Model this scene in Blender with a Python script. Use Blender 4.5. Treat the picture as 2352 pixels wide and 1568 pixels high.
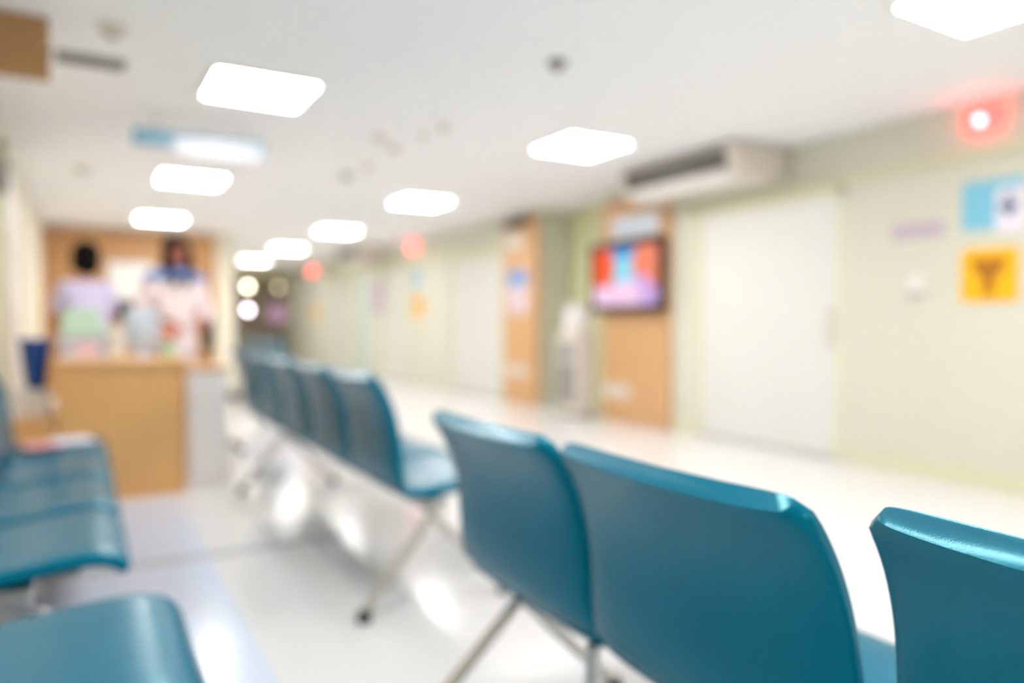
import bpy, bmesh, math, random
from mathutils import Vector, Matrix
random.seed(4)
PI = math.pi
for o in list(bpy.data.objects):
    bpy.data.objects.remove(o)
SC = bpy.context.scene
COL = SC.collection

# ------------------------------------------------------------------ camera
cam_d = bpy.data.cameras.new('camera')
cam = bpy.data.objects.new('camera', cam_d)
COL.objects.link(cam)
cam.location = (0, 0, 1.10)
cam.rotation_euler = (PI / 2 - math.radians(1.568), 0, -math.radians(30.41))
cam_d.sensor_width = 36.0
cam_d.lens = 36.0 * 1680 / 2352
cam_d.clip_start = 0.02
cam_d.clip_end = 100
cam_d.dof.use_dof = True                       # the photograph is taken far out of focus
cam_d.dof.focus_distance = 0.78
cam_d.dof.aperture_fstop = 1.12
SC.camera = cam

# ------------------------------------------------------------------ world, exposure
w = bpy.data.worlds.new('world')
SC.world = w
w.use_nodes = True
w.node_tree.nodes['Background'].inputs[0].default_value = (1, 1, 1, 1)
w.node_tree.nodes['Background'].inputs[1].default_value = 0.0
SC.view_settings.view_transform = 'Standard'
SC.view_settings.look = 'None'
SC.view_settings.gamma = 1
SC.view_settings.use_curve_mapping = False
SC.view_settings.exposure = 1.62
PANEL_STRENGTH = 12.0

# ------------------------------------------------------------------ materials
def lin(c):
    return tuple(((v / 255) / 12.92 if v / 255 <= .04045 else ((v / 255 + .055) / 1.055) ** 2.4) for v in c) + (1,)

def mat(name, rgb, rough=.5, metal=0., spec=.5, var=.04, scale=6., bump=0., coat=0., stretch=(1, 1, 1), rgb2=None, emit=0.):
    m = bpy.data.materials.new(name)
    m.use_nodes = True
    nt = m.node_tree
    b = nt.nodes['Principled BSDF']
    tc = nt.nodes.new('ShaderNodeTexCoord')
    mp = nt.nodes.new('ShaderNodeMapping')
    mp.inputs['Scale'].default_value = stretch
    nt.links.new(tc.outputs['Object'], mp.inputs[0])
    no = nt.nodes.new('ShaderNodeTexNoise')
    no.inputs['Scale'].default_value = scale
    no.inputs['Detail'].default_value = 4
    nt.links.new(mp.outputs[0], no.inputs[0])
    mx = nt.nodes.new('ShaderNodeMix')
    mx.data_type = 'RGBA'
    c = lin(rgb)
    c2 = lin(rgb2) if rgb2 else tuple(min(1, v * (1 - var)) for v in c[:3]) + (1,)
    c1 = c if rgb2 else tuple(min(1, v * (1 + var)) for v in c[:3]) + (1,)
    mx.inputs[6].default_value = c1
    mx.inputs[7].default_value = c2
    nt.links.new(no.outputs[0], mx.inputs[0])
    nt.links.new(mx.outputs[2], b.inputs['Base Color'])
    b.inputs['Roughness'].default_value = rough
    b.inputs['Metallic'].default_value = metal
    b.inputs['Specular IOR Level'].default_value = spec
    b.inputs['Coat Weight'].default_value = coat
    b.inputs['Coat Roughness'].default_value = .12
    if bump:
        bn = nt.nodes.new('ShaderNodeBump')
        bn.inputs['Strength'].default_value = bump
        bn.inputs['Distance'].default_value = .002
        n2 = nt.nodes.new('ShaderNodeTexNoise')
        n2.inputs['Scale'].default_value = 350
        nt.links.new(tc.outputs['Object'], n2.inputs[0])
        nt.links.new(n2.outputs[0], bn.inputs['Height'])
        nt.links.new(bn.outputs[0], b.inputs['Normal'])
    if emit:
        b.inputs['Emission Color'].default_value = c
        b.inputs['Emission Strength'].default_value = emit
    return m

M = {}
M['wall'] = mat('pale_green_paint', (218, 217, 200), .55, var=.01)
M['wall_trim'] = mat('green_trim_paint', (222, 222, 188), .5, var=.01)
M['recess'] = mat('recess_green_paint', (225, 224, 178), .6, var=.01)
M['wall_left'] = mat('cream_paint', (240, 234, 214), .55, var=.01)
M['ceiling'] = mat('ceiling_paint', (250, 251, 252), .8, var=.008)
M['floor'] = mat('polished_vinyl_floor', (227, 227, 228), .16, var=.012, scale=2.5, spec=.5)
M['floor_blue'] = mat('pale_blue_vinyl_floor', (208, 220, 240), .18, var=.012, scale=2.5, spec=.5)
M['joint'] = mat('grey_floor_joint', (180, 186, 192), .25, var=.02)
M['teal'] = mat('teal_vinyl', (0, 106, 135), .27, var=.06, scale=4, bump=.12, spec=.45, coat=.06)
M['teal'].node_tree.nodes['Principled BSDF'].inputs['Specular Tint'].default_value = (.04, .75, .9, 1)
M['steel'] = mat('brushed_steel', (190, 190, 188), .28, metal=1, var=.03, scale=30)
M['rubber'] = mat('black_rubber', (45, 47, 50), .6)
M['dark_steel'] = mat('dark_bracket_paint', (70, 74, 76), .45)
M['wood'] = mat('oak_laminate', (240, 188, 122), .42, stretch=(9, 9, .7), scale=3, rgb2=(230, 174, 108))
M['wood_far'] = mat('warm_oak_laminate', (204, 156, 106), .45, stretch=(9, 9, .7), scale=3, rgb2=(194, 144, 92))
M['wood_pale'] = mat('pale_oak_laminate', (217, 174, 126), .35, stretch=(9, 9, .7), scale=3, rgb2=(209, 164, 114))
M['wood_brown'] = mat('brown_laminate', (186, 144, 96), .5, stretch=(9, 9, .7), scale=3, rgb2=(174, 132, 84))
M['door'] = mat('white_door_laminate', (226, 226, 220), .4, var=.008)
M['cream_board'] = mat('cream_board', (240, 214, 188), .4)
M['note'] = mat('pale_pink_note', (240, 205, 214), .6)
M['poster_sheet'] = mat('poster_paper', (222, 202, 208), .6)
M['pale_red'] = mat('faded_red_plastic', (222, 196, 186), .5)
M['white'] = mat('white_plastic', (240, 238, 234), .4, var=.01)
M['offwhite'] = mat('offwhite_enamel', (226, 218, 206), .4, var=.01)
M['grey_white'] = mat('grey_white_laminate', (244, 240, 238), .35, var=.01)
M['grey'] = mat('grey_plastic', (150, 148, 142), .45)
M['dgrey'] = mat('dark_grey_plastic', (74, 72, 66), .5)
M['black'] = mat('black_plastic', (16, 14, 14), .35)
M['bezel'] = mat('dark_brown_bezel', (44, 30, 26), .3)
M['paper'] = mat('white_paper', (238, 234, 244), .7, var=.01)
M['pink_paper'] = mat('pink_paper', (236, 160, 160), .7)
M['pale_blue'] = mat('pale_blue_card', (214, 226, 240), .6)
M['yellow'] = mat('amber_sign_vinyl', (255, 190, 0), .5, var=.02)
M['ochre'] = mat('ochre_sign_print', (176, 112, 0), .5)
M['cyan'] = mat('sky_blue_sign_vinyl', (128, 200, 224), .5, var=.02)
M['navy_print'] = mat('slate_blue_print', (130, 140, 178), .5)
M['mauve'] = mat('mauve_sign_vinyl', (200, 184, 196), .5)
M['sign_blue'] = mat('pale_blue_sign_acrylic', (134, 178, 200), .3)
M['sign_white'] = mat('white_sign_acrylic', (206, 212, 222), .3)
M['blue_bin'] = mat('navy_blue_plastic', (6, 66, 140), .4)
M['green_card'] = mat('pale_green_card', (200, 226, 202), .6)
M['monitor'] = mat('blue_grey_plastic', (196, 208, 218), .4)
M['red'] = mat('orange_red_petals', (240, 140, 108), .6)
M['leaf'] = mat('soft_green_pot', (190, 230, 202), .6)
M['skin'] = mat('skin', (196, 140, 108), .55, var=.05, scale=20)
M['skin2'] = mat('warm_skin', (150, 84, 60), .55, var=.05, scale=20)
M['hair'] = mat('black_hair', (6, 4, 4), .8, spec=.2, stretch=(14, 14, 1), scale=20)
M['hair2'] = mat('dark_brown_hair', (26, 14, 12), .8, spec=.2, stretch=(14, 14, 1), scale=20)
M['lavender'] = mat('lavender_uniform', (212, 206, 238), .75, bump=.3)
M['pinkwhite'] = mat('pale_pink_uniform', (238, 222, 222), .75, bump=.3)
M['blue_cloth'] = mat('blue_collar_cloth', (112, 146, 206), .75, bump=.3)
M['slacks'] = mat('navy_slacks', (50, 54, 78), .8)
M['shoe'] = mat('white_shoe_leather', (226, 224, 222), .5)
M['glass_dark'] = mat('dark_tinted_glass', (150, 138, 120), .2, var=.05)
M['frame_dark'] = mat('bronze_door_frame', (120, 110, 92), .4)
M['glass_green'] = mat('frosted_green_glass', (206, 220, 214), .25, var=.02)
M['poster_blue'] = mat('blue_poster_print', (120, 160, 216), .5)
M['chrome'] = mat('chrome', (220, 220, 220), .15, metal=1)

def emission(name, rgb, s):
    m = bpy.data.materials.new(name)
    m.use_nodes = True
    nt = m.node_tree
    nt.nodes.clear()
    e = nt.nodes.new('ShaderNodeEmission')
    e.inputs[0].default_value = lin(rgb)
    e.inputs[1].default_value = s
    out = nt.nodes.new('ShaderNodeOutputMaterial')
    nt.links.new(e.outputs[0], out.inputs[0])
    return m
M['panel'] = emission('light_panel', (252, 249, 247), PANEL_STRENGTH)
M['red_glow'] = emission('red_lamp', (255, 64, 60), 2.2)
M['red_bulb'] = emission('red_bulb', (255, 150, 160), 3.5)
M['lamp_cream'] = emission('cream_lamp', (240, 236, 205), 7)
M['lamp_pink'] = emission('pink_lamp', (240, 222, 234), 7)
M['lamp_dim'] = emission('dim_lamp', (190, 182, 150), 2.2)
M['lamp_mauve'] = emission('mauve_screen', (176, 140, 160), .35)
M['tv_orange'] = emission('screen_orange', (240, 100, 60), .37)
M['tv_coral'] = emission('screen_coral', (244, 140, 110), .37)
M['tv_cyan'] = emission('screen_cyan', (130, 214, 235), .4)
M['tv_blue'] = emission('screen_blue', (80, 150, 215), .37)
M['tv_pink'] = emission('screen_pink', (244, 206, 232), .37)
M['tv_lilac'] = emission('screen_lilac', (205, 170, 226), .37)

# ------------------------------------------------------------------ mesh helpers
class MB:
    """collects shapes, linked as ONE mesh object"""
    def __init__(s):
        s.bm = bmesh.new()
    def box(s, x0, x1, y0, y1, z0, z1, bev=0.):
        b = bmesh.new()
        bmesh.ops.create_cube(b, size=1)
        for v in b.verts:
            v.co = Vector(((x0 + x1) / 2 + v.co.x * (x1 - x0), (y0 + y1) / 2 + v.co.y * (y1 - y0), (z0 + z1) / 2 + v.co.z * (z1 - z0)))
        if bev:
            bmesh.ops.bevel(b, geom=b.edges[:], offset=bev, segments=3, profile=.5, affect='EDGES')
        s._add(b)
        return s
    def _add(s, b, mtx=None):
        me = bpy.data.meshes.new('t')
        if mtx is not None:
            b.transform(mtx)
        b.to_mesh(me)
        b.free()
        s.bm.from_mesh(me)
        bpy.data.meshes.remove(me)
    def tube(s, pts, r, n=12, r2=None):
        pts = [Vector(p) for p in pts]
        rings = []
        up = None
        for i, p in enumerate(pts):
            d = (pts[min(i + 1, len(pts) - 1)] - pts[max(i - 1, 0)]).normalized()
            a = d.orthogonal().normalized() if up is None else (up - d * up.dot(d)).normalized()
            up = a
            bb = d.cross(a)
            rr = r if r2 is None else r + (r2 - r) * i / (len(pts) - 1)
            rings.append([s.bm.verts.new(p + (a * math.cos(t) + bb * math.sin(t)) * rr) for t in (2 * PI * k / n for k in range(n))])
        s._skin(rings)
        return s
    def _skin(s, rings, close=True):
        n = len(rings[0])
        for a, b in zip(rings, rings[1:]):
            for k in range(n):
                s.bm.faces.new((a[k], a[(k + 1) % n], b[(k + 1) % n], b[k]))
        if close:
            s.bm.faces.new(rings[0][::-1])
            s.bm.faces.new(rings[-1])
    def lathe(s, prof, c=(0, 0, 0), n=24, axis='Z', sx=1, sy=1):
        rings = []
        for r, h in prof:
            ring = []
            for k in range(n):
                t = 2 * PI * k / n
                u, v = r * math.cos(t) * sx, r * math.sin(t) * sy
                p = (u, v, h) if axis == 'Z' else ((h, u, v) if axis == 'X' else (u, h, v))
                ring.append(s.bm.verts.new(Vector(c) + Vector(p)))
            rings.append(ring)
        s._skin(rings)
        return s
    def loft(s, rings):
        s._skin([[s.bm.verts.new(Vector(p)) for p in r] for r in rings])
        return s
    def ell(s, c, r, rot=None, n=16):
        b = bmesh.new()
        bmesh.ops.create_uvsphere(b, u_segments=n, v_segments=n // 2 + 2, radius=1)
        m = Matrix.Translation(c) @ (rot.to_4x4() if rot else Matrix()) @ Matrix.Diagonal((r[0], r[1], r[2], 1))
        s._add(b, m)
        return s
    def poly(s, pts, vec):
        """prism: a polygon pushed along vec"""
        a = [s.bm.verts.new(Vector(p)) for p in pts]
        b = [s.bm.verts.new(Vector(p) + Vector(vec)) for p in pts]
        n = len(a)
        s.bm.faces.new(a[::-1]); s.bm.faces.new(b)
        for k in range(n):
            s.bm.faces.new((a[k], a[(k + 1) % n], b[(k + 1) % n], b[k]))
        return s
    def build(s, name, m, parent=None, smooth=False):
        bmesh.ops.recalc_face_normals(s.bm, faces=s.bm.faces[:])
        s.bm.edges.ensure_lookup_table()
        s.bm.edges.index_update()
        sharp_ = [e.index for e in s.bm.edges if len(e.link_faces) == 2 and e.calc_face_angle(0) > .85]
        me = bpy.data.meshes.new(name)
        s.bm.to_mesh(me)
        s.bm.free()
        me.materials.append(m)
        if smooth:
            sh_ = [i for i in sharp_]
            for i in sh_:
                me.edges[i].use_edge_sharp = True
            for p in me.polygons:
                p.use_smooth = True
        o = bpy.data.objects.new(name, me)
        COL.objects.link(o)
        if parent:
            o.parent = parent
        return o

def tag(o, label=None, cat=None, group=None, kind=None):
    if label: o['label'] = label
    if cat: o['category'] = cat
    if group: o['group'] = group
    if kind: o['kind'] = kind
    return o

def thing(name, label, cat, loc=(0, 0, 0), rz=0, group=None):
    o = bpy.data.objects.new(name, None)
    o.empty_display_size = .1
    COL.objects.link(o)
    o.location = loc
    o.rotation_euler = (0, 0, rz)
    return tag(o, label, cat, group)

def copy_tree(o, parent=None):
    kids = [c for c in list(COL.objects) if c.parent == o]
    c = o.copy()
    COL.objects.link(c)
    c.parent = parent
    for k in kids:
        copy_tree(k, c)
    return c

def struct(name, mb, m, parent=None):
    o = mb.build(name, m, parent)
    if not parent:
        o['kind'] = 'structure'
    return o

# ------------------------------------------------------------------ the room
XL, XR, H = -.50, 5.13, 2.56
YB, YM, YE = -7.6, 13.0, 21.8
struct('floor', MB().box(XL - .1, XR + .7, YB - .1, 25, -.12, 0), M['floor'])
fb = struct('trim_1', MB().box(XL, .50, YB, 5.0, -.01, .0015), M['floor_blue'])
fb['label'] = 'pale blue vinyl strip laid in the floor'
fj = struct('trim_2', MB().box(XL, 1.15, 3.62, 3.70, -.01, .002), M['joint'])
fj['label'] = 'grey joint line across the floor'
struct('ceiling', MB().box(XL - .1, XR + .7, YB - .1, 25, H, H + .12), M['ceiling'])
# right wall with a recess between the wooden panels and openings for doors
mw = MB()
Y_REC0, Y_REC1 = 6.62, 8.00
doors = [(3.62, 5.22, 2.16), (9.02, 10.62, 2.10), (11.0, 11.36, 0), (12.6, 13.75, 2.12), (14.45, 15.55, 2.12), (16.2, 17.4, 2.12)]
doors = [d for d in doors if d[2]]
y = YB
for a, b, hh in sorted(doors + [(Y_REC0, Y_REC1, H)]):
    mw.box(XR, XR + .55, y, a, 0, H)
    if hh < H:
        mw.box(XR, XR + .55, a, b, hh, H)
    y = b
mw.box(XR, XR + .55, y, YE + .1, 0, H)
struct('wall_right', mw, M['wall'])
struct('wall_recess', MB().box(XR + .5, XR + .65, Y_REC0 - .1, Y_REC1 + .1, 0, H), M['recess'])
struct('wall_left', MB().box(XL - .15, XL, YB, YM, 0, H), M['wall_left'])
struct('wall_back', MB().box(XL - .1, XR + .7, YB - .15, YB, 0, H), M['wall'])
struct('wall_middle', MB().box(XL - .15, 2.21, YM, YM + .2, 0, H), M['wall_left'])
struct('wall_corridor', MB().box(2.06, 2.21, YM + .2, 25, 0, H), M['wall_left'])
struct('wall_far', MB().box(2.21, 3.55, YE, YE + .15, 0, H).box(3.55, XR, YE, YE + .15, 2.35, H), M['recess'])
struct('wall_far_outer', MB().box(2.2, XR + .6, 24.6, 24.75, 0, H), M['frame_dark'])
struct('wall_vestibule', MB().box(XR, XR + .15, YE + .1, 24.7, 0, H), M['frame_dark'])
# bulkhead / head rail along the right wall, and baseboard
struct('trim_3', MB().box(XR - .035, XR, YB, 5.5, 2.19, 2.235, .006).box(XR - .035, XR, 8.9, YE, 2.17, 2.215, .006), M['wall_trim'])
struct('baseboard_right', MB().box(XR - .02, XR, YB, 3.55, 0, .11, .005).box(XR - .02, XR, 5.28, 5.5, 0, .10, .005), M['wall_trim'])
struct('baseboard_left', MB().box(XL, XL + .015, YB, YM, 0, .10, .004), M['wall_trim'])
# doors in the right wall
for i, (a, b, hh) in enumerate(doors):
    g = (14 < a < 15)
    e = bpy.data.objects.new('door_%d' % (i + 1), None)
    COL.objects.link(e)
    e.location = (XR + .03, (a + b) / 2, 0)
    e['kind'] = 'structure'
    wd = (b - a) / 2
    MB().box(-.01, .035, -wd + .05, wd - .05, .01, hh - .05, .004).build('door_leaf', M['glass_green'] if g else M['door'], e)
    MB().box(-.03, .06, -wd, -wd + .055, 0, hh).box(-.03, .06, wd - .055, wd, 0, hh).box(-.03, .06, -wd, wd, hh - .055, hh).build('door_frame', M['wall_trim'], e)
    hs = 1 if i % 2 else -1
    MB().tube([(-.012, hs * (wd - .13), .9), (-.05, hs * (wd - .13), .92), (-.05, hs * (wd - .13), 1.18), (-.012, hs * (wd - .13), 1.2)], .01, 8).build('door_handle', M['offwhite'], e, True)
# door in the left wall
e = bpy.data.objects.new('door_9', None)
COL.objects.link(e)
e.location = (XL, 6.9, 0)
e['kind'] = 'structure'
MB().box(.0, .03, -.62, .62, .01, 2.3, .004).build('door_leaf', M['grey_white'], e)
MB().box(.0, .045, -.68, -.62, 0, 2.36).box(.0, .045, .62, .68, 0, 2.36).box(.0, .045, -.68, .68, 2.3, 2.36).build('door_frame', M['wall_trim'], e)
# far glass entrance
e = bpy.data.objects.new('door_10', None)
COL.objects.link(e)
e.location = (4.34, YE + .05, 0)
e['kind'] = 'structure'
for s in (-1, 1):
    MB().box(min(0, s * .79), max(0, s * .79), -.01, .01, .02, 2.33).build('glass_pane', M['glass_dark'], e)
mf = MB()
for x in (-.79, -.03, .74):
    mf.box(x, x + .055, -.03, .03, 0, 2.35)
mf.box(-.79, .79, -.03, .03, 2.28, 2.35).box(-.79, .79, -.03, .03, 0, .12).box(-.79, .79, -.03, .03, 1.02, 1.07)
mf.build('door_frame', M['frame_dark'], e)

# wood back wall of the reception bay and its white board
struct('wall_reception', MB().box(XL, 1.90, YM - .06, YM, 0, 2.50, .006), M['wood_far'])
t = thing('whiteboard', 'white board on the wooden back wall between the two people', 'whiteboard', (.66, YM - .065, 0))
MB().box(-.30, .30, -.015, 0, 1.33, 2.0, .004).build('board', M['white'], t)
mb = MB()
mb.box(-.33, .33, -.025, 0, 2.0, 2.03).box(-.33, .33, -.025, 0, 1.30, 1.33).box(-.33, -.30, -.025, 0, 1.33, 2.0).box(.30, .33, -.025, 0, 1.33, 2.0)
mb.build('frame', M['steel'], t)

# ------------------------------------------------------------------ ceiling lights
def ceiling_light(x, y, label, first=None):
    if first:
        o = copy_tree(first)
        o.location = (x, y, H)
        o['label'] = label
        return o
    t = thing('ceiling_light', label, 'ceiling light', (x, y, H), 0, 'square ceiling lights in two rows')
    mb = MB()
    for a in ((-.32, -.29, -.32, .32), (.29, .32, -.32, .32), (-.29, .29, -.32, -.29), (-.29, .29, .29, .32)):
        mb.box(*a, -.018, .0)
    mb.build('frame', M['white'], t)
    MB().box(-.29, .29, -.29, .29, -.010, -.002).build('diffuser', M['panel'], t)
    mb = MB()
    for k in range(1, 4):
        mb.box(-.29 + k * .145 - .002, -.29 + k * .145 + .002, -.29, .29, -.017, -.011)
        mb.box(-.29, .29, -.29 + k * .145 - .002, -.29 + k * .145 + .002, -.017, -.011)
    mb.build('louver', M['white'], t)
    return t
L0 = ceiling_light(.98, 4.80, 'large square ceiling light in front of the hanging blue sign, upper left')
lights = [(.98, 8.15, 'square ceiling light just below the hanging blue sign'),
          (.98, 11.5, 'square ceiling light at the top of the wooden back wall'),
          (3.55, 1.76, 'square ceiling light cut by the top right corner of the photo'),
          (3.59, 4.98, 'square ceiling light left of the ceiling air conditioner'),
          (3.57, 8.27, 'square ceiling light over the corridor, second in line from the air conditioner'),
          (3.56, 11.6, 'square ceiling light over the corridor, between the larger one and the end pair'),
          (3.56, 14.9, 'square ceiling light above the far corridor, upper one of the overlapping end pair'),
          (3.56, 18.2, 'smallest square ceiling light, nearest the dark glass entrance'),
          (.98, 1.45, 'square ceiling light in the left row, out of view above the benches'),
          (.98, -1.9, 'square ceiling light in the left row behind the viewer'),
          (.98, -5.2, 'unseen square ceiling light added to the left row, far behind the viewer'),  # added out of view to brighten the desk and other surfaces facing the viewer
          (3.59, -5.1, 'unseen square ceiling light added to the right row, far behind the viewer'),  # its partner, also added as unseen fill
          (3.59, -1.75, 'square ceiling light in the right row behind the viewer')]
for x, y, l in lights:
    ceiling_light(x, y, l, L0)

# ------------------------------------------------------------------ beam benches
def srect(w, t, n=36, p=4.):
    out = []
    for k in range(n):
        a = 2 * PI * k / n
        c, s_ = math.cos(a), math.sin(a)
        out.append((w * math.copysign(abs(c) ** (2 / p), c), t * math.copysign(abs(s_) ** (2 / p), s_)))
    return out

def shell(path, half_w, thick, crown=0.):
    """upholstered shell: cross-sections across local Y lofted along a path of (x, z)"""
    rings = []
    n = len(path)
    for i, (x, z) in enumerate(path):
        a = Vector(path[max(i - 1, 0)]); b = Vector(path[min(i + 1, n - 1)])
        d = (b - a).normalized()
        nx, nz = -d.y, d.x
        w = half_w(i / (n - 1)); t = thick(i / (n - 1))
        rings.append([(x + nx * (v + crown * (u / w) ** 2), u, z + nz * (v + crown * (u / w) ** 2)) for u, v in srect(w, t, p=5)])
    return MB().loft(rings)

def bez(p, n=26):
    out = []
    m = len(p) - 1
    for k in range(n + 1):
        t = k / n
        q = [Vector(v) for v in p]
        while len(q) > 1:
            q = [q[i].lerp(q[i + 1], t) for i in range(len(q) - 1)]
        out.append((q[0].x, q[0].y))
    return out

def rounded(w0, w1, r, full=.02):
    """half width along the path with rounded ends"""
    def f(s):
        w = w0 + (w1 - w0) * s
        e = min(s, 1 - s) / r
        return w if e >= 1 else w - .018 * (1 - math.sqrt(max(0, 1 - (1 - e) ** 2)))
    return f

def endthick(t, r=.05):
    def f(s):
        e = min(s, 1 - s) / r
        return t if e >= 1 else t * max(.22, math.sqrt(max(0, 1 - (1 - e) ** 2)))
    return f

def back_thick(s):
    return .022 * (max(.3, min(1, s / .05)) if s < .5 else (1 if s < .98 else .86))

back_path = bez([(.045, .445), (.012, .50), (.032, .66), (.004, .755), (-.078, .853)])
seat_path = bez([(.05, .425), (.18, .408), (.30, .430), (.45, .458), (.535, .452), (.55, .395)])
PITCH = .615
def bench(y0, x0, n, label, zs=1., leg_at=(), posts=(), widths=.282, rear=-.11, centres=None, lift=None, deep=1.):
    """bench whose first seat starts at y0, running towards +Y; seats look towards +X"""
    t = thing('waiting_bench', label, 'bench', (x0, y0, 0), 0, 'teal beam benches')
    L = n * PITCH - (PITCH - 2 * widths)
    for k in range(n):
        yc = centres[k] if centres else widths + k * PITCH
        o = shell(back_path, rounded(widths + .012, widths - .012, .06), back_thick, crown=-.010).build('backrest', M['teal'], t, True)
        o.location = (0, yc, lift[k] if lift else 0)
        o2 = shell(seat_path, rounded(widths, widths, .06), endthick(.027, .06), crown=.006).build('seat', M['teal'], t, True)
        o2.location = (0, yc, 0)
        o2.scale = (deep, 1, 1)
        o3 = MB().box(.13, .36, -.10, .10, .365, .392, .004).build('bracket', M['dark_steel'], t)
        o3.location = (0, yc, 0)
    MB().box(.17, .25, .04, L - .04, .335, .388, .008).build('beam', M['steel'], t)
    for ly in leg_at:
        for s, xf in ((-1, rear), (1, .48)):
            lg = MB().tube([(.16, ly, .345), (.16 + (xf - .16) * .5, ly, .185), (xf, ly, .03)], .017, 12).build('leg', M['steel'], t, True)
            MB().lathe([(.015, .045), (.024, .035), (.028, .012), (.028, 0), (.02, 0)], (xf, ly, 0)).build('foot', M['rubber'], lg, True)
    for ly in posts:
        lg = MB().tube([(.05, ly, .42), (.04, ly, .2), (.03, ly, .02)], .016, 12).build('leg', M['steel'], t, True)
        MB().lathe([(.015, .045), (.024, .035), (.028, .012), (.028, 0), (.02, 0)], (.03, ly, 0)).build('foot', M['rubber'], lg, True)
    t.scale = (1, 1, zs)
    return t
bench(0., .868, 3, 'teal bench nearest the viewer, backs turned, in the lower right foreground', leg_at=(.20, 1.70), posts=(1.225,), rear=-.20, centres=(.248, .897, 1.502), widths=.295, lift=(.018, 0, 0))
bench(2.56, .985, 5, 'teal bench with its row of backs overlapping, standing ahead of the foreground bench', zs=1.045, leg_at=(-.0, 2.35))
bench(8.3, 1.95, 4, 'far teal bench of which only the tops show behind the nearer row of backs', zs=1.03, leg_at=(.15, 2.2))
bench(2.28, -.375, 4, 'teal bench by the left wall whose far seat carries papers', leg_at=(.25, 2.1), rear=-.07, deep=.85)
bench(.735, -.36, 2, 'teal bench cut by the bottom left corner, its seat highlighted by the lights', leg_at=(.25, .95), rear=-.07, deep=.97)

# papers on the far left seat
t = thing('magazine', 'pink and white papers lying on the far seat of the left bench', 'magazine', (-.13, 4.42, .468), .25)
MB().box(-.14, .02, -.10, .10, 0, .008, .002).build('cover', M['pink_paper'], t)
MB().box(-.01, .17, -.08, .12, .003, .014, .002).build('pages', M['paper'], t)

# ------------------------------------------------------------------ reception
t = thing('reception_desk', 'oak reception desk with plain front panel in front of two people', 'desk', (.21, 5.1, 0))
MB().box(-.345, .345, 0, .03, .0, .826, .003).build('front_panel', M['wood'], t)
MB().box(-.345, -.32, .03, .55, 0, .826).build('side_panel', M['wood'], t)
MB().box(.32, .345, .03, .55, 0, .826).build('side_panel', M['wood'], t)
MB().box(-.36, .36, -.015, .58, .826, .858, .004).build('desktop', M['wood'], t)
t = thing('low_counter', 'low oak counter between left wall and taller reception desk', 'counter', (-.32, 5.1, 0))
MB().box(-.175, .17, 0, .5, 0, .49, .003).build('body', M['wood'], t)
MB().box(-.178, .175, -.01, .51, .49, .52, .003).build('countertop', M['wood'], t)
t = thing('white_cabinet', 'low white cabinet standing against the right end of the oak desk', 'cabinet', (.765, 5.2, 0))
MB().box(-.19, .07, 0, .45, .0, .77, .004).build('body', M['grey_white'], t)
MB().box(-.19, .075, -.015, .46, .77, .80, .004).build('cabinet_top', M['wood_pale'], t)
MB().box(-.175, .055, -.012, 0, .08, .75, .003).build('door', M['grey_white'], t)
t = thing('work_table', 'wooden table behind the two people', 'table', (.2, 7.0, 0))
MB().box(-.4, .4, -.1, .4, .86, .89, .004).build('tabletop', M['wood_far'], t)
for a in (-.37, .33):
    for b in (-.07, .33):
        MB().box(a, a + .04, b, b + .04, 0, .86).build('leg', M['wood_far'], t)
t = thing('desk_monitor', 'small dark monitor between the two people', 'monitor', (.27, 7.1, .89))
MB().box(-.10, .10, -.02, .02, .22, .40, .01).build('screen', M['black'], t)
MB().tube([(0, .01, .02), (0, .01, .25)], .015, 10).build('stand', M['black'], t)
MB().lathe([(.09, 0), (.09, .012), (.05, .02), (.01, .022)], (0, 0, 0)).build('base', M['black'], t, True)

# things on the desk
t = thing('paper_tray', 'white stacked paper tray on the left end of the oak desk', 'paper tray', (-.01, 5.34, .858))
MB().box(-.12, .13, -.12, .12, 0, .012).box(-.12, -.112, -.12, .12, 0, .15).box(.122, .13, -.12, .12, 0, .15).box(-.12, .13, -.12, .12, .07, .078).box(-.12, .13, .112, .12, 0, .15).box(-.12, .13, -.12, .12, .142, .15).build('tray', M['paper'], t)
MB().box(-.10, .11, -.125, .10, .014, .055, .002).box(-.10, .11, -.125, .10, .08, .13, .002).build('paper_stack', M['paper'], t)
MB().box(-.02, .08, -.129, -.126, .02, .12).build('note', M['note'], t)
o = MB().box(-.115, .12, -.10, .10, 0, .09, .006).box(-.10, .10, -.08, .08, .085, .17, .006).build('file_box', M['green_card'])
o.location = (-.005, 5.34, 1.010)
tag(o, 'pale green file box on top of the white paper tray', 'box')
o = MB().box(-.055, .05, -.06, .06, 0, .22, .006).box(-.035, .03, -.062, -.058, .04, .18).build('tissue_box', M['offwhite'])
o.location = (.185, 5.3, .858)
tag(o, 'small off-white box standing left of the grey monitor', 'box')
t = thing('computer_monitor', 'pale blue-grey back of a computer monitor on the oak desk', 'monitor', (.335, 5.38, .858), 0)
MB().box(-.10, .10, -.02, .015, .07, .32, .008).build('screen', M['monitor'], t)
MB().box(-.06, .06, -.05, -.018, .12, .26, .012).build('housing', M['monitor'], t)
MB().box(-.02, .02, -.03, -.01, .01, .14, .004).build('stand', M['pale_blue'], t)
MB().box(-.08, .08, -.08, .05, 0, .015, .005).build('base', M['pale_blue'], t)
t = thing('potted_flower', 'small green pot with an orange-red bloom on right of desk', 'potted flower', (.49, 5.3, .858))
MB().lathe([(.032, 0), (.045, .09), (.048, .1), (.04, .1), (.035, .085)]).build('pot', M['leaf'], t, True)
mb = MB()
for k in range(9):
    a = k * 2.4
    mb.ell((.028 * math.cos(a), .028 * math.sin(a), .14 + .022 * (k % 3)), (.024, .024, .022), n=10)
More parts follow.
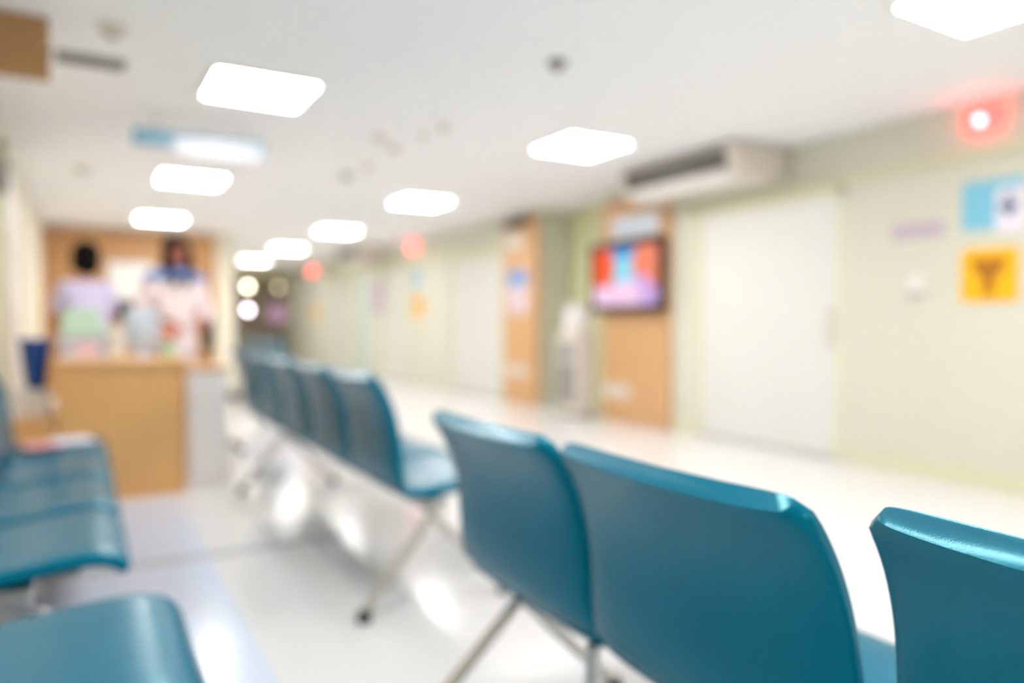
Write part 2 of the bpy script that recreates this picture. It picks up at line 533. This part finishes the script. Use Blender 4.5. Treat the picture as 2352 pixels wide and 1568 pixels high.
mb.build('bloom', M['red'], t, True)
mb = MB()
for k in range(7):
    a = k * .9
    mb.tube([(0, 0, .085), (.02 * math.cos(a), .02 * math.sin(a), .115), (.05 * math.cos(a), .05 * math.sin(a), .12)], .006, 6, .002)
mb.build('leaves', M['leaf'], t, True)
# cream box and blue bin on the low counter
o = MB().box(-.10, .09, -.12, .12, 0, .15, .01).box(-.105, .095, -.125, .125, .15, .17, .006).build('storage_box', M['offwhite'])
o.location = (-.275, 5.3, .52)
tag(o, 'beige storage box on low counter beneath the navy bin', 'box')
t = thing('waste_bin', 'navy blue tapered bin standing on a beige box by the left wall', 'bin', (-.25, 5.3, .69))
MB().lathe([(.045, 0), (.052, .01), (.082, .27), (.088, .28), (.088, .29), (.078, .29), (.05, .02)], n=32).build('body', M['blue_bin'], t, True)
MB().lathe([(.084, .285), (.092, .285), (.092, .305), (.084, .305)], n=32).build('rim', M['blue_bin'], t, True)
# office chair behind white cabinet
t = thing('office_chair', 'dark grey office chair behind the white cabinet', 'chair', (.93, 6.75, 0), PI)
MB().box(-.055, .055, -.03, .03, .86, 1.20, .025).build('backrest', M['dgrey'], t, True)
MB().box(-.2, .2, .0, .4, .44, .51, .02).build('seat', M['dgrey'], t)
MB().tube([(0, -.01, .9), (0, -.03, .6), (0, .15, .44)], .018).build('back_support', M['black'], t, True)
MB().tube([(0, .2, .06), (0, .2, .44)], .025).build('column', M['steel'], t, True)
for k in range(5):
    a = k * 2 * PI / 5
    lg = MB().tube([(0, .2, .09), (.25 * math.cos(a), .2 + .25 * math.sin(a), .06)], .018, 8, .012).build('leg', M['black'], t, True)
    MB().ell((.25 * math.cos(a), .2 + .25 * math.sin(a), .027), (.026, .02, .027), n=12).build('caster', M['black'], lg, True)

# ------------------------------------------------------------------ people
def skinned(name, chains, m, parent, sub=2, root=0):
    """chains: lists of (key, (x,y,z), r); a repeated key reuses its vertex"""
    verts, idx, edges, rad = [], {}, [], []
    for ch in chains:
        prev = None
        for item in ch:
            key = item[0]
            if key not in idx:
                idx[key] = len(verts)
                verts.append(item[1])
                r = item[2]
                rad.append(r if isinstance(r, tuple) else (r, r))
            if prev is not None:
                edges.append((prev, idx[key]))
            prev = idx[key]
    me = bpy.data.meshes.new(name)
    me.from_pydata(verts, edges, [])
    o = bpy.data.objects.new(name, me)
    COL.objects.link(o)
    if parent: o.parent = parent
    md = o.modifiers.new('skin', 'SKIN')
    md.use_smooth_shade = True
    for v, r in zip(me.skin_vertices[0].data, rad):
        v.radius = r
    me.skin_vertices[0].data[root].use_root = True
    s = o.modifiers.new('sub', 'SUBSURF')
    s.levels = s.render_levels = sub
    me.materials.append(m)
    return o

def hand(side, wrist, d, curl):
    """palm, four fingers and a thumb off the side of the palm"""
    w_ = Vector(wrist); d = Vector(d).normalized()
    across = d.cross(Vector((0, 0, 1))).normalized() * side
    down = Vector((0, 0, -1))
    palm = w_ + d * .05
    ch = [[('w%d' % side, tuple(w_), .024), ('p%d' % side, tuple(palm), (.032, .018))]]
    for k, (off, ln) in enumerate(((-.027, .066), (-.009, .076), (.009, .070), (.026, .054))):
        b = palm + d * .035 + across * off
        m_ = b + d * ln * .5 + down * curl * .012
        e_ = m_ + d * ln * .45 + down * curl * .028
        ch.append([('p%d' % side, None, None), ('f%d%d0' % (side, k), tuple(b), .010), ('f%d%d1' % (side, k), tuple(m_), .009), ('f%d%d2' % (side, k), tuple(e_), .007)])
    tb = w_ + d * .03 - across * .03
    ch.append([('p%d' % side, None, None), ('t%d0' % side, tuple(tb), .012), ('t%d1' % side, tuple(tb + d * .03 - across * .018 + down * .01), .010), ('t%d2' % side, tuple(tb + d * .055 - across * .02 + down * .018), .008)])
    return ch

def person(label, loc, rz, h, top_m, skin_m, hair_m, collar_m, long_hair, elbows, wrists, lean=0., wide=1., slacks_m='slacks', sleeve=.82):
    t = thing('person', label, 'person', loc, rz)
    k = h / 1.62
    def P(x, y, z): return (x * k, (y + lean * max(0, z - .9)) * k, z * k)
    r = lambda v: tuple(q * k for q in v) if isinstance(v, tuple) else v * k
    spine = [('pel', P(0, 0, .90), r((.145, .11))), ('sp', P(0, 0, 1.06), r((.125, .10))), ('ch', P(0, .01, 1.22), r((.145, .105))),
             ('nb', P(0, 0, 1.35), r((.075, .06))), ('nk', P(0, .012, 1.405), r(.048)), ('jw', P(0, .03, 1.45), r((.058, .066))),
             ('hd', P(0, .022, 1.515), r((.075, .088))), ('tp', P(0, .01, 1.585), r((.06, .068)))]
    chains = [spine]
    for s in (-1, 1):
        e_ = elbows[s]; w_ = wrists[s]
        we = Vector(P(*w_)); ee = Vector(P(*e_))
        chains.append([('ch', 0, 0), ('sh%d' % s, P(s * .165 * wide, 0, 1.31), r(.048)), ('el%d' % s, tuple(ee), r(.036)), ('w%d' % s, tuple(we), r(.024))])
        chains += hand(s, tuple(we), we - ee + Vector((0, 0, -.02)), 1.0)
        chains.append([('pel', 0, 0), ('hp%d' % s, P(s * .085, 0, .82), r(.085)), ('kn%d' % s, P(s * .09, .015, .47), r(.055)), ('an%d' % s, P(s * .09, 0, .09), r(.036)), ('to%d' % s, P(s * .1, .13, .035), r((.038, .028)))])
    # keep first definition of each key
    body = skinned('body', chains, skin_m, t)
    # clothing
    tunic = [[('hem', P(0, 0, .72), r((.185, .145))), ('pel', P(0, 0, .86), r((.185, .145))), ('wa', P(0, 0, .98), r((.155, .125))), ('sp', P(0, 0, 1.08), r((.15, .122))), ('ch', P(0, .01, 1.22), r((.168 * wide, .128))), ('nb', P(0, .0, 1.335), r((.088, .075)))]]
    for s in (-1, 1):
        e_ = Vector(P(*elbows[s])); sh = Vector(P(s * .168 * wide, 0, 1.312))
        arm = [('ch', 0, 0), ('sh%d' % s, tuple(sh), r(.066)), ('m%d' % s, tuple(sh.lerp(e_, min(sleeve, 1))), r(.056))]
        if sleeve > 1:
            arm.append(('cf%d' % s, tuple(e_.lerp(Vector(P(*wrists[s])), .86)), r(.042)))
        tunic.append(arm)
    skinned('tunic', tunic, top_m, t)
    sl = [[('pel', P(0, 0, .88), r((.12, .11)))]]
    for s in (-1, 1):
        sl.append([('pel', 0, 0), ('hp%d' % s, P(s * .09, 0, .68), r(.088)), ('kn%d' % s, P(s * .095, .015, .46), r(.075)), ('an%d' % s, P(s * .095, 0, .11), r(.06))])
    skinned('slacks', sl, M[slacks_m], t)
    for s in (-1, 1):
        MB().ell(P(s * .1, .055, .042), (.047, .135, .04)).build('shoe', M['shoe'], t, True)
    if collar_m:
        mb = MB()
        mb.loft([[P(a_ * math.cos(q), .004 + b_ * math.sin(q), z_) for q in (2 * PI * n_ / 28 for n_ in range(28))]
                 for z_, a_, b_ in ((1.322, .236, .10), (1.35, .226, .098), (1.378, .175, .094), (1.40, .105, .078), (1.418, .062, .058))])
        mb.build('collar', collar_m, t, True)
    # face
    mb = MB()
    hx, hy, hz = P(0, .022, 1.515)
    fy = hy + .078 * k
    mb.lathe([(.002, .03), (.010, .0), (.016, -.028), (.012, -.036)], (0, fy + .004, hz - .012), n=10)
    mb.build('nose', skin_m, t, True)
    for s in (-1, 1):
        MB().ell((s * .030, fy - .006, hz + .004), (.012, .008, .0055), n=10).build('eye', M['white'], t, True)
        MB().ell((s * .030, fy - .001, hz + .004), (.0065, .004, .0055), n=8).build('pupil', M['black'], t, True)
        MB().ell((s * .079 * k, hy - .01, hz - .005), (.012, .02, .03), n=10).build('ear', skin_m, t, True)
    MB().ell((0, fy - .002, hz - .062), (.024, .008, .007), n=10).build('mouth', M['pink_paper'], t, True)
    # hair
    mb = MB()
    mb.ell((0, hy - .036, hz + .036), (.092 * k, .094 * k, .098 * k), n=24)
    if long_hair:
        mb.loft([[(x * w_, hy - .035 + yy * dd, hz + dz) for x, yy in ((math.cos(a), math.sin(a)) for a in (2 * PI * q / 20 for q in range(20)))]
                 for dz, w_, dd in ((.05, .085, .07), (-.02, .096, .06), (-.1, .105, .05), (-.19, .10, .042), (-.28, .08, .035), (-.32, .03, .015))])
        for s in (-1, 1):
            mb.tube([(s * .05, hy + .02, hz + .085), (s * .084, hy + .02, hz + .02), (s * .088, hy + .035, hz - .09), (s * .055, hy + .10, hz - .17), (s * .045, hy + .115, hz - .24)], .030, 10, .020)
    else:
        mb.ell((0, hy - .05, hz - .03), (.085 * k, .062 * k, .095 * k), n=20)
        mb.ell((0, hy - .11, hz + .01), (.045, .04, .045), n=16)
        for s in (-1, 1):
            mb.ell((s * .065, hy - .01, hz - .015), (.026, .06, .07), n=12)
    mb.build('hair', hair_m, t, True)
    return t

person('person with black tied-up hair and lavender top standing with back turned at left', (.035, 6.15, 0), .35, 1.66, M['lavender'], M['skin'], M['hair'], None, False,
       {-1: (-.19, .05, 1.08), 1: (.19, .05, 1.08)}, {-1: (-.12, .26, 1.06), 1: (.12, .26, 1.08)}, lean=.05, wide=.84)
person('person with long dark brown hair in pale pink top with blue collar standing at right', (.60, 6.18, 0), PI + .25, 1.73, M['pinkwhite'], M['skin2'], M['hair2'], M['blue_cloth'], True,
       {-1: (-.22, .03, 1.07), 1: (.24, .02, 1.07)}, {-1: (-.12, .23, 1.03), 1: (.14, .24, 1.03)}, lean=.10, wide=1., slacks_m='pinkwhite', sleeve=1.5)

# ------------------------------------------------------------------ signs overhead and left
t = thing('hanging_sign', 'pale blue and white sign hanging from the ceiling above the reception', 'sign', (.76, 5.75, 0))
MB().box(-.445, .45, -.02, .02, 2.33, 2.455, .005).build('board', M['sign_blue'], t)
MB().box(-.185, .43, -.03, -.021, 2.295, 2.42, .003).build('white_plate', M['sign_white'], t)
for x in (-.3, .3):
    MB().tube([(x, 0, 2.45), (x, 0, H)], .006, 8).build('hanging_rod', M['steel'], t)
t = thing('ceiling_board', 'brown wooden panel hanging below the ceiling in the top left corner', 'panel', (-.31, 4.2, 0))
MB().box(-.19, .19, 0, .05, 2.265, H, .003).build('panel_board', M['wood_brown'], t)
t = thing('wall_speaker', 'dark grey-green box mounted high on the left wall', 'wall speaker', (XL, 6.0, 0))
MB().box(0, .07, -.13, .13, 1.98, 2.2, .01).build('housing', M['grey'], t)
MB().box(.07, .076, -.11, .11, 2.0, 2.18, .002).build('grille', M['dgrey'], t)

# ------------------------------------------------------------------ ceiling fittings
def detector(x, y, r, m, label, name='smoke_detector', cat='smoke detector', grp=None):
    t = thing(name, label, cat, (x, y, H), 0, grp)
    MB().lathe([(r * 1.1, 0), (r * 1.1, -.012), (r, -.03), (r * .5, -.045), (.004, -.047)], n=24).build('housing', m, t, True)
    MB().lathe([(r * .45, -.035), (r * .4, -.055), (.004, -.06)], n=16).build('sensor', M['grey'], t, True)
    return t
detector(2.32, 3.45, .05, M['grey'], 'grey ceiling sprinkler in the open middle of the ceiling', 'sprinkler', 'sprinkler')
detector(.15, 4.16, .065, M['offwhite'], 'round beige smoke detector above the slotted ceiling vent')
detector(2.33, 4.96, .04, M['offwhite'], 'small round detector at the upper end of the mid-ceiling cluster')
detector(2.30, 5.27, .03, M['offwhite'], 'tiny ceiling sprinkler just below the upper small detector', 'sprinkler', 'sprinkler')
detector(2.03, 5.51, .06, M['offwhite'], 'round smoke detector at the left of the mid-ceiling cluster')
detector(2.26, 5.79, .045, M['pale_red'], 'reddish round alarm on the ceiling among the small detectors', 'ceiling_alarm', 'alarm')
detector(2.33, 6.63, .05, M['offwhite'], 'faint round detector nearer the corridor lights')
detector(2.28, 7.13, .055, M['grey'], 'grey round sprinkler furthest along the mid-ceiling cluster', 'sprinkler', 'sprinkler')
detector(.02, 8.1, .09, M['offwhite'], 'round beige ceiling speaker left of the ceiling light row', 'ceiling_speaker', 'speaker')
t = thing('ceiling_vent', 'slotted grey ceiling vent between the wooden panel and first ceiling light', 'vent', (.06, 4.75, H))
mb = MB().box(-.17, .17, -.085, -.07, -.015, 0).box(-.17, .17, .07, .085, -.015, 0).box(-.17, -.155, -.07, .07, -.015, 0).box(.155, .17, -.07, .07, -.015, 0)
mb.build('frame', M['grey'], t)
MB().box(-.155, .155, -.07, .07, -.004, 0).build('backing', M['grey'], t)
for k in range(5):
    MB().box(-.155, .155, -.06 + k * .028, -.052 + k * .028, -.014, -.004).build('slat', M['grey'], t)

# air conditioners hung below the ceiling
def aircon(x, y0, y1, label):
    t = thing('air_conditioner', label, 'air conditioner', (x, y0, 0), 0, 'ceiling air conditioners on the right')
    L = y1 - y0
    prof = [(0, 2.50), (.05, 2.34), (.16, 2.27), (.52, 2.25), (.62, 2.29), (.62, 2.545), (.04, 2.545)]
    MB().poly([(a, 0, b) for a, b in prof], (0, L, 0)).build('casing', M['offwhite'], t)
    g = MB().poly([(-.006, .10, 2.492), (.042, .10, 2.345), (.05, .10, 2.348), (.002, .10, 2.497)], (0, L - .18, 0)).build('grille', M['dgrey'], t)
    for k in range(5):
        a = .12 + k * .19
        MB().box(-.012 + a * .05, .0 + a * .05, .10, L - .08, 2.478 - a * .15, 2.484 - a * .15).build('slat', M['grey'], t)
    MB().poly([(.06, .12, 2.328), (.15, .12, 2.268), (.155, .12, 2.262), (.055, .12, 2.324)], (0, L - .24, 0)).build('flap', M['white'], t)
    for yy in (.15, L - .15):
        MB().tube([(.2, yy, 2.54), (.2, yy, H)], .01, 8).build('hanger', M['steel'], t)
    return t
aircon(4.49, 4.16, 5.62, 'off-white ceiling air conditioner with dark front grille above the television')
aircon(4.55, 13.6, 15.0, 'distant small air conditioner below the ceiling between the two far red lamps')

# ------------------------------------------------------------------ right wall: wooden panels, television
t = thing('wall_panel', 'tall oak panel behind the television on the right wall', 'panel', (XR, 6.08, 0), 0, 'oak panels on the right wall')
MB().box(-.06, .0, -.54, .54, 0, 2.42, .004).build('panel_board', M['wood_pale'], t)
MB().box(-.066, -.06, .06, .52, .27, .40, .002).build('pale_patch', M['offwhite'], t)  # thin pale rectangle low on the panel
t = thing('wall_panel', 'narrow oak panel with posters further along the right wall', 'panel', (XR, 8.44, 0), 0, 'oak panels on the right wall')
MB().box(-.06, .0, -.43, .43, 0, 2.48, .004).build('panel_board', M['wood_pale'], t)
MB().box(-.066, -.06, -.2, .38, .38, .50, .002).build('pale_patch', M['offwhite'], t)  # same pale rectangle on the narrow panel
t = thing('television', 'wall-mounted television with dark frame showing orange, blue and pink picture', 'television', (XR - .06, 6.12, 0))
MB().box(-.09, -.02, -.60, .60, 1.20, 1.96, .03).build('casing', M['bezel'], t)
mb = MB()
for a in ((-.60, -.53), (.53, .60)):
    mb.box(-.108, -.085, a[0], a[1], 1.20, 1.96, .01)
mb.box(-.108, -.085, -.60, .60, 1.885, 1.96, .01).box(-.108, -.085, -.60, .60, 1.20, 1.275, .01)
mb.build('bezel', M['bezel'], t)
MB().box(-.02, 0, -.2, .2, 1.4, 1.75).build('wall_mount', M['black'], t)
scr = bpy.data.meshes.new('screen')
vs, fs, mi = [], [], []
mats = ['tv_orange', 'tv_blue', 'tv_cyan', 'tv_coral', 'tv_pink', 'tv_lilac']
NY, NZ = 36, 24
for j in range(NZ + 1):
    for i in range(NY + 1):
        vs.append((-.0925, -.53 + 1.06 * i / NY, 1.275 + .61 * j / NZ))
for j in range(NZ):
    for i in range(NY):
        u = 1 - (i + .5) / NY      # 0 = left on screen as seen
        v = (j + .5) / NZ
        fs.append((j * (NY + 1) + i, j * (NY + 1) + i + 1, (j + 1) * (NY + 1) + i + 1, (j + 1) * (NY + 1) + i))
        if v < .38 - .06 * math.sin(u * 9):
            k = 4 if u < .72 else 5
        elif abs(u - .48) < .17 + .04 * math.sin(v * 7):
            k = 1 if v > .84 else 2
        elif u < .35:
            k = 0
        else:
            k = 3 if v > .5 or u > .85 else 5
        mi.append(k)
scr.from_pydata(vs, [], fs)
for n_ in mats: scr.materials.append(M[n_])
scr.polygons.foreach_set('material_index', mi)
so = bpy.data.objects.new('screen', scr)
COL.objects.link(so)
so.parent = t
t = thing('wall_sign', 'small white sign box mounted on oak panel above the television', 'sign', (XR - .06, 6.02, 0))
MB().box(-.05, 0, -.36, .36, 1.99, 2.22, .01).build('sign_box', M['grey_white'], t)
MB().box(-.055, -.05, -.33, .33, 2.02, 2.19, .002).build('face', M['pale_blue'], t)
t = thing('wall_box', 'dark brown box at the top of the narrow oak panel', 'wall box', (XR - .06, 8.5, 0))
MB().box(-.06, 0, -.3, .3, 2.37, 2.46, .008).build('housing', M['bezel'], t)
o = MB().box(-.012, 0, -.20, .20, 2.08, 2.30, .002).build('notice', M['offwhite'])
o.location = (XR - .06, 8.56, 0)
tag(o, 'cream notice near the top of the narrow oak panel', 'notice')
t = thing('poster', 'blue-topped white poster on the narrow oak panel', 'poster', (XR - .06, 8.48, 0))
MB().box(-.01, 0, -.27, .27, 1.20, 1.80, .002).build('sheet', M['poster_sheet'], t)
MB().box(-.013, -.01, -.25, .25, 1.58, 1.78, .001).build('header', M['poster_blue'], t)

# water dispenser in the recess
t = thing('water_dispenser', 'off-white water dispenser standing in recess beside the television panel', 'water dispenser', (5.02, 7.0, 0))
MB().box(-.17, .10, -.21, .21, .03, .98, .02).build('body', M['offwhite'], t)
MB().box(-.178, -.165, -.17, .17, .14, .62, .003).build('front_door', M['grey'], t)
MB().box(-.18, -.16, -.15, .15, .66, .86, .01).build('tap_recess', M['grey'], t)
for s in (-1, 1):
    MB().tube([(-.17, s * .05, .84), (-.21, s * .05, .84), (-.215, s * .05, .80)], .01, 8).build('tap', M['white'], t, True)
MB().lathe([(.13, .97), (.16, 1.02), (.16, 1.22), (.13, 1.27), (.03, 1.30), (.0301, 1.305)], c=(-.02, 0, 0), n=24).build('bottle', M['grey_white'], t, True)
MB().box(-.15, .15, -.14, .14, 0, .03).build('base', M['dgrey'], t)

# signs on the right wall near the viewer
def rrect(y0, y1, z0, z1, r, n=6):
    pts = []
    for cy, cz, a0 in ((y1 - r, z1 - r, 0), (y0 + r, z1 - r, PI / 2), (y0 + r, z0 + r, PI), (y1 - r, z0 + r, 1.5 * PI)):
        for k in range(n + 1):
            a = a0 + PI / 2 * k / n
            pts.append((0, cy + r * math.cos(a), cz + r * math.sin(a)))
    return pts
def yellow_sign(y, z, s, label):
    t = thing('warning_sign', label, 'sign', (XR, y, z), 0, 'square amber signs on the right wall')
    MB().poly(rrect(-s, s, -s, s, .02), (-.012, 0, 0)).build('plate', M['yellow'], t)
    q = s / .19
    mb = MB().poly([(-.0125, .12 * q, .115 * q), (-.0125, -.125 * q, .115 * q), (-.0125, -.10 * q, .04 * q), (-.0125, -.035 * q, -.04 * q), (-.0125, -.04 * q, -.14 * q), (-.0125, .035 * q, -.14 * q), (-.0125, .03 * q, -.04 * q), (-.0125, .09 * q, .035 * q)], (-.003, 0, 0))
    mb.build('symbol', M['ochre'], t)
def blue_sign(y, z, s, label):
    t = thing('door_sign', label, 'sign', (XR, y, z), 0, 'sky blue signs on the right wall')
    MB().box(-.012, 0, -.02 * s, .19 * s, -.155 * s, .165 * s, .003).build('blue_plate', M['cyan'], t)
    MB().box(-.012, 0, -.19 * s, -.021 * s, -.18 * s, .165 * s, .003).build('white_plate', M['paper'], t)
    MB().box(-.015, -.012, -.19 * s, -.021 * s, .10 * s, .163 * s).build('stripe', M['cyan'], t)
    mb = MB().box(-.015, -.012, -.125 * s, -.085 * s, -.09 * s, .07 * s).box(-.015, -.012, -.15 * s, -.04 * s, -.05 * s, -.0 * s)
    mb.build('symbol', M['navy_print'], t)
yellow_sign(2.56, 1.405, .175, 'large amber square sign with dark Y-shaped symbol near the right edge')
blue_sign(2.545, 1.86, 1.0, 'large sky blue and white sign above the large amber sign')
yellow_sign(12.0, 1.36, .19, 'amber square sign on the corridor wall, left of the pale double door')
blue_sign(12.0, 1.83, 1.0, 'small sky blue sign above the distant amber sign')
yellow_sign(18.6, 1.36, .19, 'faint amber square sign furthest down the corridor wall')
blue_sign(18.6, 1.83, 1.0, 'faintest blue sign furthest down the corridor wall')
o = MB().box(-.012, 0, -.19, .19, -.055, .055, .003).build('name_plate', M['mauve'])
o.location = (XR, 3.04, 1.745)
tag(o, 'narrow mauve name plate on wall left of the sky blue sign', 'name plate')
t = thing('light_switch', 'grey-white switch plate on wall beneath the mauve name plate', 'switch', (XR, 3.04, 1.37))
MB().box(-.01, 0, -.085, .085, -.11, .11, .004).build('plate', M['offwhite'], t)
MB().box(-.016, -.01, -.045, .045, -.045, .045, .003).build('rocker', M['grey_white'], t)
MB().box(-.013, -.01, -.06, .06, -.095, -.07, .001).build('caption_strip', M['grey'], t)

# posters far along the right wall
o = MB().box(-.012, 0, -.35, .35, 1.25, 1.95, .003).build('notice_board', M['mauve'])
o.location = (XR, 14.05, 0)
tag(o, 'faint mauve notice board on far corridor wall beside frosted glass door', 'notice board')

# red lamps above the doors
def red_lamp(y, z, label):
    t = thing('red_lamp', label, 'lamp', (XR, y, z), 0, 'red lamps high on the right wall')
    MB().box(-.05, 0, -.11, .11, -.065, .075, .008).build('housing', M['red_glow'], t)
    MB().ell((-.07, 0, -.01), (.03, .03, .03), n=12).build('bulb', M['red_bulb'], t, True)
red_lamp(2.60, 2.42, 'glowing red lamp high on the wall above the sky blue sign')
red_lamp(12.2, 2.42, 'red lamp over the corridor wall, right one of the two far dots')
red_lamp(18.8, 2.38, 'red lamp furthest down the corridor, left one of the two far dots')

# lamps seen beyond the glass entrance
for x, z, m, r, l in ((4.07, 2.09, 'lamp_cream', .07, 'cream round lamp beside the dark entrance, above the pink lamp'),
                      (4.065, 1.43, 'lamp_pink', .07, 'pinkish white round lamp beneath the cream lamp at corridor end'),
                      (4.92, 2.09, 'lamp_dim', .07, 'dim olive round lamp at top right of the dark entrance')):
    t = thing('entrance_lamp', l, 'lamp', (x, YE - .02, z), 0, 'round lamps at the corridor end')
    MB().lathe([(r * .8, .03), (r * 1.1, .02), (r * 1.1, 0)], axis='Y').build('rim', M['steel'], t)
    MB().ell((0, -.01, 0), (r, .03, r), n=16).build('bulb', M[m], t, True)
o = MB().box(-.28, .28, -.02, 0, -.24, .24, .004).build('display_screen', M['lamp_mauve'])
o.location = (4.9, YE, 1.32)
tag(o, 'dim mauve display screen in the dark corridor end', 'screen')
